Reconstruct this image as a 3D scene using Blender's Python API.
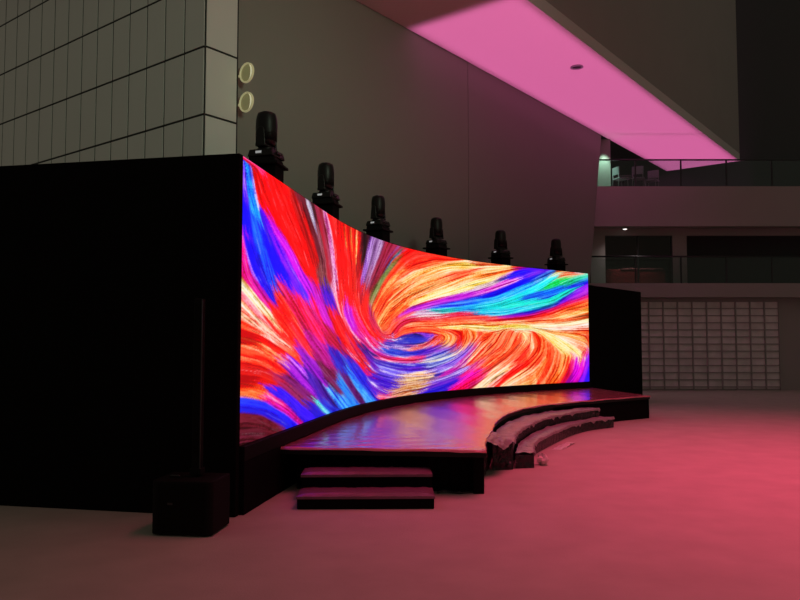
import bpy, bmesh, math, random
import numpy as np
from mathutils import Vector, Matrix

random.seed(7)
rng = np.random.default_rng(11)
scene = bpy.context.scene
for o in list(bpy.data.objects):
    bpy.data.objects.remove(o)
COL = scene.collection

# ------------------------------------------------------------------ camera
cam_data = bpy.data.cameras.new('camera')
cam_data.sensor_width = 36.0
cam_data.lens = 33.75
cam_data.clip_end = 200
cam = bpy.data.objects.new('camera', cam_data)
COL.objects.link(cam)
cam.location = (0, 0, 1.6)
cam.rotation_euler = (math.radians(90 + 3.3355), 0, 0)
scene.camera = cam

# ------------------------------------------------------------------ view / world / lights
scene.view_settings.view_transform = 'Standard'
scene.view_settings.look = 'None'
scene.view_settings.exposure = 0.0
scene.view_settings.gamma = 1.0
scene.view_settings.use_curve_mapping = False

world = bpy.data.worlds.new('world')
scene.world = world
world.use_nodes = True
bg = world.node_tree.nodes['Background']
bg.inputs['Color'].default_value = (0.115, 0.104, 0.080, 1)
bg.inputs['Strength'].default_value = 0.8


def area_light(name, loc, aim, power, color, sx, sy, spread=180.0):
    d = bpy.data.lights.new(name, 'AREA')
    d.shape = 'RECTANGLE'
    d.size, d.size_y = sx, sy
    d.energy = power
    d.color = color
    d.spread = math.radians(spread)
    o = bpy.data.objects.new(name, d)
    COL.objects.link(o)
    o.location = loc
    v = Vector(aim) - Vector(loc)
    o.rotation_euler = v.to_track_quat('-Z', 'Y').to_euler()
    return o


def spot_light(name, loc, aim, power, color, angle, blend=0.6, radius=0.05):
    d = bpy.data.lights.new(name, 'SPOT')
    d.energy = power
    d.color = color
    d.spot_size = math.radians(angle)
    d.spot_blend = blend
    d.shadow_soft_size = radius
    o = bpy.data.objects.new(name, d)
    COL.objects.link(o)
    o.location = loc
    v = Vector(aim) - Vector(loc)
    o.rotation_euler = v.to_track_quat('-Z', 'Y').to_euler()
    return o


AZ = math.radians(37.7)                        # the building's long axis
AX = Vector((math.sin(AZ), math.cos(AZ), 0))   # along the back wall, away from the camera
NX = Vector((math.cos(AZ), -math.sin(AZ), 0))  # out of the back wall, into the hall
W0 = Vector((-2.862, 13.0, 0))                 # where the clad pier meets the back wall

area_light('pink_hall_wash', (6.0, 8.5, 11.0), (6.0, 8.6, 0), 445, (1.0, 0.068, 0.185), 8, 10, 72)
# pale fill added to lift the near back wall and the clad pier, no fixture
area_light('wall_fill', (6.0, 1.0, 8.0), (-2.3, 14.0, 6.3), 36, (0.78, 1.0, 0.70), 2.5, 2.5, 52)
# pink floods under the soffit, pointing straight up at it
mid = W0 + AX * 16.0 + NX * 1.45
sl = area_light('soffit_flood', (mid.x, mid.y, 7.95), (mid.x, mid.y, 9), 172, (1.0, 0.20, 0.58), 2.8, 22, 36)
sl.rotation_euler = (math.pi, 0, -AZ)

# ------------------------------------------------------------------ materials
MATS = {}


def mat(name, color, rough=0.6, metal=0.0, spec=0.5, bump=None, mottled=0.0, scale=4.0, coat=0.0):
    """Principled surface; bump = (noise scale, strength, distance[, stretch])."""
    if name in MATS:
        return MATS[name]
    m = bpy.data.materials.new(name)
    m.use_nodes = True
    nt = m.node_tree
    b = nt.nodes['Principled BSDF']
    b.inputs['Roughness'].default_value = rough
    b.inputs['Metallic'].default_value = metal
    b.inputs['Specular IOR Level'].default_value = spec
    b.inputs['Coat Weight'].default_value = coat
    b.inputs['Coat Roughness'].default_value = 0.12
    tc = nt.nodes.new('ShaderNodeTexCoord')
    n = nt.nodes.new('ShaderNodeTexNoise')
    n.inputs['Scale'].default_value = scale
    n.inputs['Detail'].default_value = 5
    nt.links.new(tc.outputs['Object'], n.inputs['Vector'])
    r = nt.nodes.new('ShaderNodeMixRGB')
    lo = [c * (1 - mottled) for c in color]
    hi = [min(1, c * (1 + mottled)) for c in color]
    r.inputs[1].default_value = (*lo, 1)
    r.inputs[2].default_value = (*hi, 1)
    nt.links.new(n.outputs['Fac'], r.inputs[0])
    nt.links.new(r.outputs[0], b.inputs['Base Color'])
    if bump:
        mp = nt.nodes.new('ShaderNodeMapping')
        st = bump[3] if len(bump) > 3 else (1, 1, 1)
        mp.inputs['Scale'].default_value = st
        nt.links.new(tc.outputs['Object'], mp.inputs['Vector'])
        n2 = nt.nodes.new('ShaderNodeTexNoise')
        n2.inputs['Scale'].default_value = bump[0]
        n2.inputs['Detail'].default_value = 6
        nt.links.new(mp.outputs[0], n2.inputs['Vector'])
        bp = nt.nodes.new('ShaderNodeBump')
        bp.inputs['Strength'].default_value = bump[1]
        bp.inputs['Distance'].default_value = bump[2]
        nt.links.new(n2.outputs['Fac'], bp.inputs['Height'])
        nt.links.new(bp.outputs[0], b.inputs['Normal'])
    MATS[name] = m
    return m


def glow(name, color, strength):
    m = bpy.data.materials.new(name)
    m.use_nodes = True
    b = m.node_tree.nodes['Principled BSDF']
    b.inputs['Base Color'].default_value = (*color, 1)
    b.inputs['Emission Color'].default_value = (*color, 1)
    b.inputs['Emission Strength'].default_value = strength
    return m


def glass_mat(name, tint):
    m = bpy.data.materials.new(name)
    m.use_nodes = True
    nt = m.node_tree
    for n in list(nt.nodes):
        nt.nodes.remove(n)
    out = nt.nodes.new('ShaderNodeOutputMaterial')
    mx = nt.nodes.new('ShaderNodeMixShader')
    tr = nt.nodes.new('ShaderNodeBsdfTransparent')
    gl = nt.nodes.new('ShaderNodeBsdfGlossy')
    fr = nt.nodes.new('ShaderNodeFresnel')
    fr.inputs['IOR'].default_value = 1.45
    tr.inputs['Color'].default_value = (*tint, 1)
    gl.inputs['Roughness'].default_value = 0.03
    nt.links.new(fr.outputs[0], mx.inputs[0])
    nt.links.new(tr.outputs[0], mx.inputs[1])
    nt.links.new(gl.outputs[0], mx.inputs[2])
    nt.links.new(mx.outputs[0], out.inputs[0])
    return m


M_floor = mat('floor_carpet', (0.46, 0.42, 0.37), 0.9, spec=0.15, mottled=0.16, scale=2.2, bump=(60, 0.35, 0.01))
M_wall = mat('wall_plaster', (0.25, 0.24, 0.215), 0.85, spec=0.15, mottled=0.03, scale=0.6)
M_wall2 = mat('facade_plaster', (0.36, 0.335, 0.32), 0.85, spec=0.15, mottled=0.05, scale=0.8)
M_soffit = mat('soffit_paint', (0.66, 0.62, 0.60), 0.8, spec=0.2)
M_panel = mat('grey_cladding', (0.66, 0.65, 0.62), 0.45, spec=0.4, mottled=0.04, scale=0.9)
M_joint = mat('dark_joint', (0.02, 0.02, 0.02), 0.8)
M_dark = mat('dark_interior', (0.06, 0.065, 0.07), 0.8)
M_black = mat('matt_black', (0.005, 0.0045, 0.005), 0.75, spec=0.15)
M_cloth = mat('black_cloth', (0.005, 0.0045, 0.005), 0.9, spec=0.06, bump=(9, 0.3, 0.02))
M_plastic = mat('black_plastic', (0.007, 0.0065, 0.007), 0.42, spec=0.28)
M_metal = mat('dark_metal', (0.05, 0.05, 0.055), 0.4, metal=0.7)
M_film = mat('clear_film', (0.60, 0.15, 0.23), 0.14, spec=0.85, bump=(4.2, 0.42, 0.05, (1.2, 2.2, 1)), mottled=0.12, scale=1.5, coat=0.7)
M_crinkle = mat('crinkled_film', (0.30, 0.26, 0.27), 0.28, spec=0.6, bump=(9, 0.9, 0.06), mottled=0.25, scale=6)
M_riser = mat('film_over_black', (0.008, 0.007, 0.010), 0.2, spec=0.55, bump=(13, 1.0, 0.10, (1, 1, 0.6)))
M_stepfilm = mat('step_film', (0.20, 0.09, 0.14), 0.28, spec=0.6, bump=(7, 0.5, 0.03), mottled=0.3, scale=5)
M_scrap = mat('pale_film', (0.62, 0.55, 0.54), 0.4, spec=0.6, mottled=0.2, scale=9)
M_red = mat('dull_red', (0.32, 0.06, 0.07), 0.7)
M_grey = mat('chair_grey', (0.22, 0.22, 0.23), 0.5)

# ------------------------------------------------------------------ helpers


class MB:
    """collects simple shapes into one mesh"""

    def __init__(self):
        self.v, self.f, self.sm = [], [], []

    def add(self, vs, fs, smooth=False):
        k = len(self.v)
        self.v += [tuple(p) for p in vs]
        self.f += [tuple(i + k for i in f) for f in fs]
        self.sm += [smooth] * len(fs)
        return self

    def box(self, c, s, rz=0.0, taper=1.0):
        cx, cy, cz = c
        hx, hy, hz = s[0] / 2, s[1] / 2, s[2] / 2
        ca, sa = math.cos(rz), math.sin(rz)
        vs = []
        for z, t in ((-hz, 1.0), (hz, taper)):
            for x, y in ((-hx, -hy), (hx, -hy), (hx, hy), (-hx, hy)):
                x, y = x * t, y * t
                vs.append((cx + x * ca - y * sa, cy + x * sa + y * ca, cz + z))
        return self.add(vs, [(3, 2, 1, 0), (4, 5, 6, 7), (0, 1, 5, 4), (1, 2, 6, 5), (2, 3, 7, 6), (3, 0, 4, 7)])

    def tube(self, pts, r, seg=8):
        pts = [Vector(p) for p in pts]
        rings = []
        for i, p in enumerate(pts):
            t = (pts[min(i + 1, len(pts) - 1)] - pts[max(i - 1, 0)]).normalized()
            a = t.cross(Vector((0, 0, 1)) if abs(t.z) < 0.9 else Vector((1, 0, 0))).normalized()
            b = t.cross(a).normalized()
            rr = r[i] if isinstance(r, (list, tuple)) else r
            rings.append([p + a * rr * math.cos(2 * math.pi * k / seg) + b * rr * math.sin(2 * math.pi * k / seg) for k in range(seg)])
        vs = [q for rg in rings for q in rg]
        fs = []
        for i in range(len(pts) - 1):
            for k in range(seg):
                k2 = (k + 1) % seg
                fs.append((i * seg + k, i * seg + k2, (i + 1) * seg + k2, (i + 1) * seg + k))
        self.add(vs, fs, True)
        n = len(pts) - 1
        self.add(rings[0], [tuple(range(seg))[::-1]])
        self.add(rings[n], [tuple(range(seg))])
        return self

    def lathe(self, prof, seg=24, c=(0, 0, 0)):
        vs = []
        for r, z in prof:
            for k in range(seg):
                a = 2 * math.pi * k / seg
                vs.append((c[0] + r * math.cos(a), c[1] + r * math.sin(a), c[2] + z))
        fs = []
        for i in range(len(prof) - 1):
            for k in range(seg):
                k2 = (k + 1) % seg
                fs.append((i * seg + k, i * seg + k2, (i + 1) * seg + k2, (i + 1) * seg + k))
        self.add(vs, fs, True)
        self.add(vs[:seg], [tuple(range(seg))[::-1]])
        self.add(vs[-seg:], [tuple(range(seg))])
        return self

    def prism(self, poly, z0, z1):
        n = len(poly)
        vs = [(x, y, z0) for x, y in poly] + [(x, y, z1) for x, y in poly]
        fs = [tuple(range(n))[::-1], tuple(range(n, 2 * n))]
        fs += [(i, (i + 1) % n, (i + 1) % n + n, i + n) for i in range(n)]
        return self.add(vs, fs)

    def grid(self, rows, smooth=True, flip=False):
        nr, nc = len(rows), len(rows[0])
        vs = [p for r in rows for p in r]
        fs = []
        for i in range(nr - 1):
            for j in range(nc - 1):
                q = (i * nc + j, i * nc + j + 1, (i + 1) * nc + j + 1, (i + 1) * nc + j)
                fs.append(q[::-1] if flip else q)
        return self.add(vs, fs, smooth)

    def build(self, name, material, parent=None, bevel=0.0, fix=True):
        me = bpy.data.meshes.new(name)
        me.from_pydata(self.v, [], self.f)
        me.polygons.foreach_set('use_smooth', self.sm)
        if fix:
            bm = bmesh.new()
            bm.from_mesh(me)
            bmesh.ops.remove_doubles(bm, verts=bm.verts, dist=1e-5)
            bmesh.ops.recalc_face_normals(bm, faces=bm.faces)
            bm.to_mesh(me)
            bm.free()
        me.materials.append(material)
        o = bpy.data.objects.new(name, me)
        COL.objects.link(o)
        if parent is not None:
            o.parent = parent
        if bevel:
            b = o.modifiers.new('bevel', 'BEVEL')
            b.width = bevel
            b.segments = 3
            b.limit_method = 'ANGLE'
        return o


def thing(name, label, cat, loc=(0, 0, 0), rz=0.0, group=None):
    o = bpy.data.objects.new(name, None)
    COL.objects.link(o)
    o.location = loc
    o.rotation_euler = (0, 0, rz)
    o.empty_display_size = 0.1
    return tag(o, label, cat, group)


def tag(o, label, cat, group=None):
    o['label'] = label
    o['category'] = cat
    if group:
        o['group'] = group
    return o


def struct(o, label=None, cat=None):
    o['kind'] = 'structure'
    if label:
        o['label'] = label
        o['category'] = cat
    return o


def copy_thing(root, loc, rz, label):
    r = root.copy()
    COL.objects.link(r)
    r.location = loc
    r.rotation_euler = (0, 0, rz)
    r['label'] = label
    for ch in list(root.children):
        c = ch.copy()
        COL.objects.link(c)
        c.parent = r
        for g in list(ch.children):
            d = g.copy()
            COL.objects.link(d)
            d.parent = c
    return r


def srgb(h):
    c = np.array([int(h[i:i + 2], 16) for i in (0, 2, 4)]) / 255.0
    return np.where(c <= 0.04045, c / 12.92, ((c + 0.055) / 1.055) ** 2.4)

# ------------------------------------------------------------------ the curved line the screen stands on
S_LEN = 14.2
_s = np.linspace(0, S_LEN, 1421)
_t = np.clip((_s - 3.10) / (12.43 - 3.10), 0, 1)
_a = np.radians(80.9 - 41.0 * (0.5 * _t + 0.5 * _t * _t * (3 - 2 * _t)))
_am = (_a[1:] + _a[:-1]) / 2
_x = -1.507 + np.concatenate([[0], np.cumsum(np.cos(_am) * 0.01)])
_y = 7.116 + np.concatenate([[0], np.cumsum(np.sin(_am) * 0.01)])


def on_curve(s, off=0.0):
    """point on the screen's plan curve; off > 0 is towards the audience"""
    x, y, a = np.interp(s, _s, _x), np.interp(s, _s, _y), np.interp(s, _s, _a)
    return float(x + math.sin(a) * off), float(y - math.cos(a) * off)


def ang(s):
    return float(np.interp(s, _s, _a))


Z0, Z1 = 0.64, 3.40          # bottom and top of the picture
DECK = 0.48                  # stage height

# ------------------------------------------------------------------ setting
struct(MB().add([(-14, -4, 0), (24, -4, 0), (24, 40, 0), (-14, 40, 0)], [(0, 1, 2, 3)]).build('floor', M_floor))


def wp(k, z, out=0.0):
    p = W0 + AX * k + NX * out
    return (p.x, p.y, z)


# back wall: two plaster fields, the farther one standing a little proud, its free end leaning
def slab(k0b, k0t, k1b, k1t, z1, out, th):
    vs = [wp(k0b, 0, out), wp(k1b, 0, out), wp(k1t, z1, out), wp(k0t, z1, out),
          wp(k0b, 0, out - th), wp(k1b, 0, out - th), wp(k1t, z1, out - th), wp(k0t, z1, out - th)]
    return MB().add(vs, [(0, 1, 2, 3), (7, 6, 5, 4), (0, 4, 5, 1), (1, 5, 6, 2), (2, 6, 7, 3), (3, 7, 4, 0)])


struct(slab(-0.05, -0.05, 7.53, 7.53, 16, 0.0, 0.4).build('wall_back', M_wall))
struct(slab(7.53, 7.53, 14.15, 16.6, 11.0, 0.015, 0.5).build('wall_back_far', M_wall))

# soffit band along the wall, its fascia and upper wall
zs = 8.85
sp = [wp(-4, zs, 0.02), wp(23, zs, 0.02), wp(23, zs, 2.9), wp(-4, zs, 2.9)]
struct(MB().prism([(p[0], p[1]) for p in sp], zs, zs + 0.3).build('ceiling', M_soffit))
fp = [wp(-4, 0, 2.62), wp(23, 0, 2.62), wp(23, 0, 2.9), wp(-4, 0, 2.9)]
struct(MB().prism([(p[0], p[1]) for p in fp], zs + 0.3, 18).build('wall_upper', M_wall2))

# grey clad pier: panels with dark joints
C0 = Vector((-3.30, 12.43, 0))
LX = Vector((-math.cos(AZ), math.sin(AZ), 0))
mb = MB()
far_l = C0 + LX * 9
mb.prism([(C0.x, C0.y), (W0.x + AX.x * 0.0, W0.y + AX.y * 0.0), (W0.x - 1, W0.y + 3), (far_l.x, far_l.y + 1), (far_l.x, far_l.y)], 0, 15)
struct(mb.build('wall_left', M_joint))
mb = MB()
zj = [0, 0.78, 1.95, 3.12, 4.29, 5.46, 6.63, 7.80, 8.97, 10.14, 11.31, 12.5, 13.7, 15]
g = 0.020


def panel(p, q, z0, z1, n):
    a = p + (q - p).normalized() * g
    b = q - (q - p).normalized() * g
    o = n * 0.012
    vs = [(a.x + o.x, a.y + o.y, z0 + g), (b.x + o.x, b.y + o.y, z0 + g), (b.x + o.x, b.y + o.y, z1 - g), (a.x + o.x, a.y + o.y, z1 - g),
          (a.x - o.x, a.y - o.y, z0 + g), (b.x - o.x, b.y - o.y, z0 + g), (b.x - o.x, b.y - o.y, z1 - g), (a.x - o.x, a.y - o.y, z1 - g)]
    mb.add(vs, [(0, 1, 2, 3), (7, 6, 5, 4), (0, 4, 5, 1), (1, 5, 6, 2), (2, 6, 7, 3), (3, 7, 4, 0)])


for i in range(len(zj) - 1):
    panel(C0, W0 - AX * 0.02, zj[i], zj[i + 1], NX)
    for k in range(15):
        panel(C0 + LX * (0.562 * k), C0 + LX * (0.562 * (k + 1)), zj[i], zj[i + 1], -AX)
struct(mb.build('trim_1', M_panel), 'grey metal cladding panels with thin dark joints on the corner pier', 'cladding')

# gallery side at the far right: parapet, recesses, floors
FY = 25.5
struct(MB().box((12.6, FY + 0.2, 6.31), (12.4, 0.4, 1.38)).build('wall_parapet', M_wall2))
struct(MB().box((12.6, FY + 3.2, 6.3), (12.4, 5.6, 0.25)).build('ceiling_gallery', M_wall2))
struct(MB().box((12.6, FY + 6.1, 13), (20.0, 0.3, 20)).build('wall_gallery', M_dark))
struct(MB().box((12.6, FY + 0.45, 3.42), (12.4, 0.9, 0.48)).build('trim_2', M_wall2))
mb = MB()
mb.box((6.93, FY + 0.85, 4.65), (0.60, 0.12, 2.1))
mb.box((12.6, FY + 0.84, 5.54), (12.4, 0.12, 0.26))
mb.box((9.86, FY + 0.85, 4.65), (0.5, 0.12, 2.1))
struct(mb.build('wall_recess', M_wall2))
struct(MB().box((12.6, FY + 2.6, 4.55), (12.4, 0.15, 2.5)).build('wall_recess_back', M_dark))
struct(MB().box((12.6, FY + 0.55, 1.6), (12.4, 0.2, 3.2)).build('wall_ground', M_wall2))
# pier washed by a green-white downlight
struct(MB().box((7.23, FY + 1.0, 7.9), (0.46, 0.5, 1.9)).build('wall_pier', M_wall))

# ground floor shopfront of pale panes
w = MB()
for i in range(13):
    w.box((10.6, FY + 0.42, 0.12 + i * 0.245), (5.0, 0.05, 0.035))
for i in range(11):
    w.box((8.1 + i * 0.5, FY + 0.42, 1.55), (0.04, 0.06, 3.1))
w.box((10.6, FY + 0.41, 3.12), (5.0, 0.1, 0.1))
win = struct(w.build('window_2', M_wall2))
MB().box((10.6, FY + 0.445, 1.55), (4.95, 0.012, 3.0)).build('pane', mat('pale_pane', (0.80, 0.72, 0.72), 0.35, mottled=0.3, scale=3), win)

# first floor window: frame and pane
w = MB()
for x in (7.19, 8.4, 9.6):
    w.box((x, FY + 0.85, 4.54), (0.05, 0.1, 1.75))
w.box((8.4, FY + 0.85, 5.40), (2.46, 0.1, 0.05))
w.box((8.4, FY + 0.85, 3.69), (2.46, 0.1, 0.05))
win = struct(w.build('window_1', M_metal))
MB().box((8.4, FY + 0.85, 4.54), (2.4, 0.012, 1.7)).build('pane', glass_mat('dim_glass', (0.55, 0.5, 0.5)), win)

spot_light('gallery_downlight', (7.23, FY + 0.45, 8.65), (7.23, FY + 0.72, 7.0), 210, (0.62, 1.0, 0.80), 60, 0.8)

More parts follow.
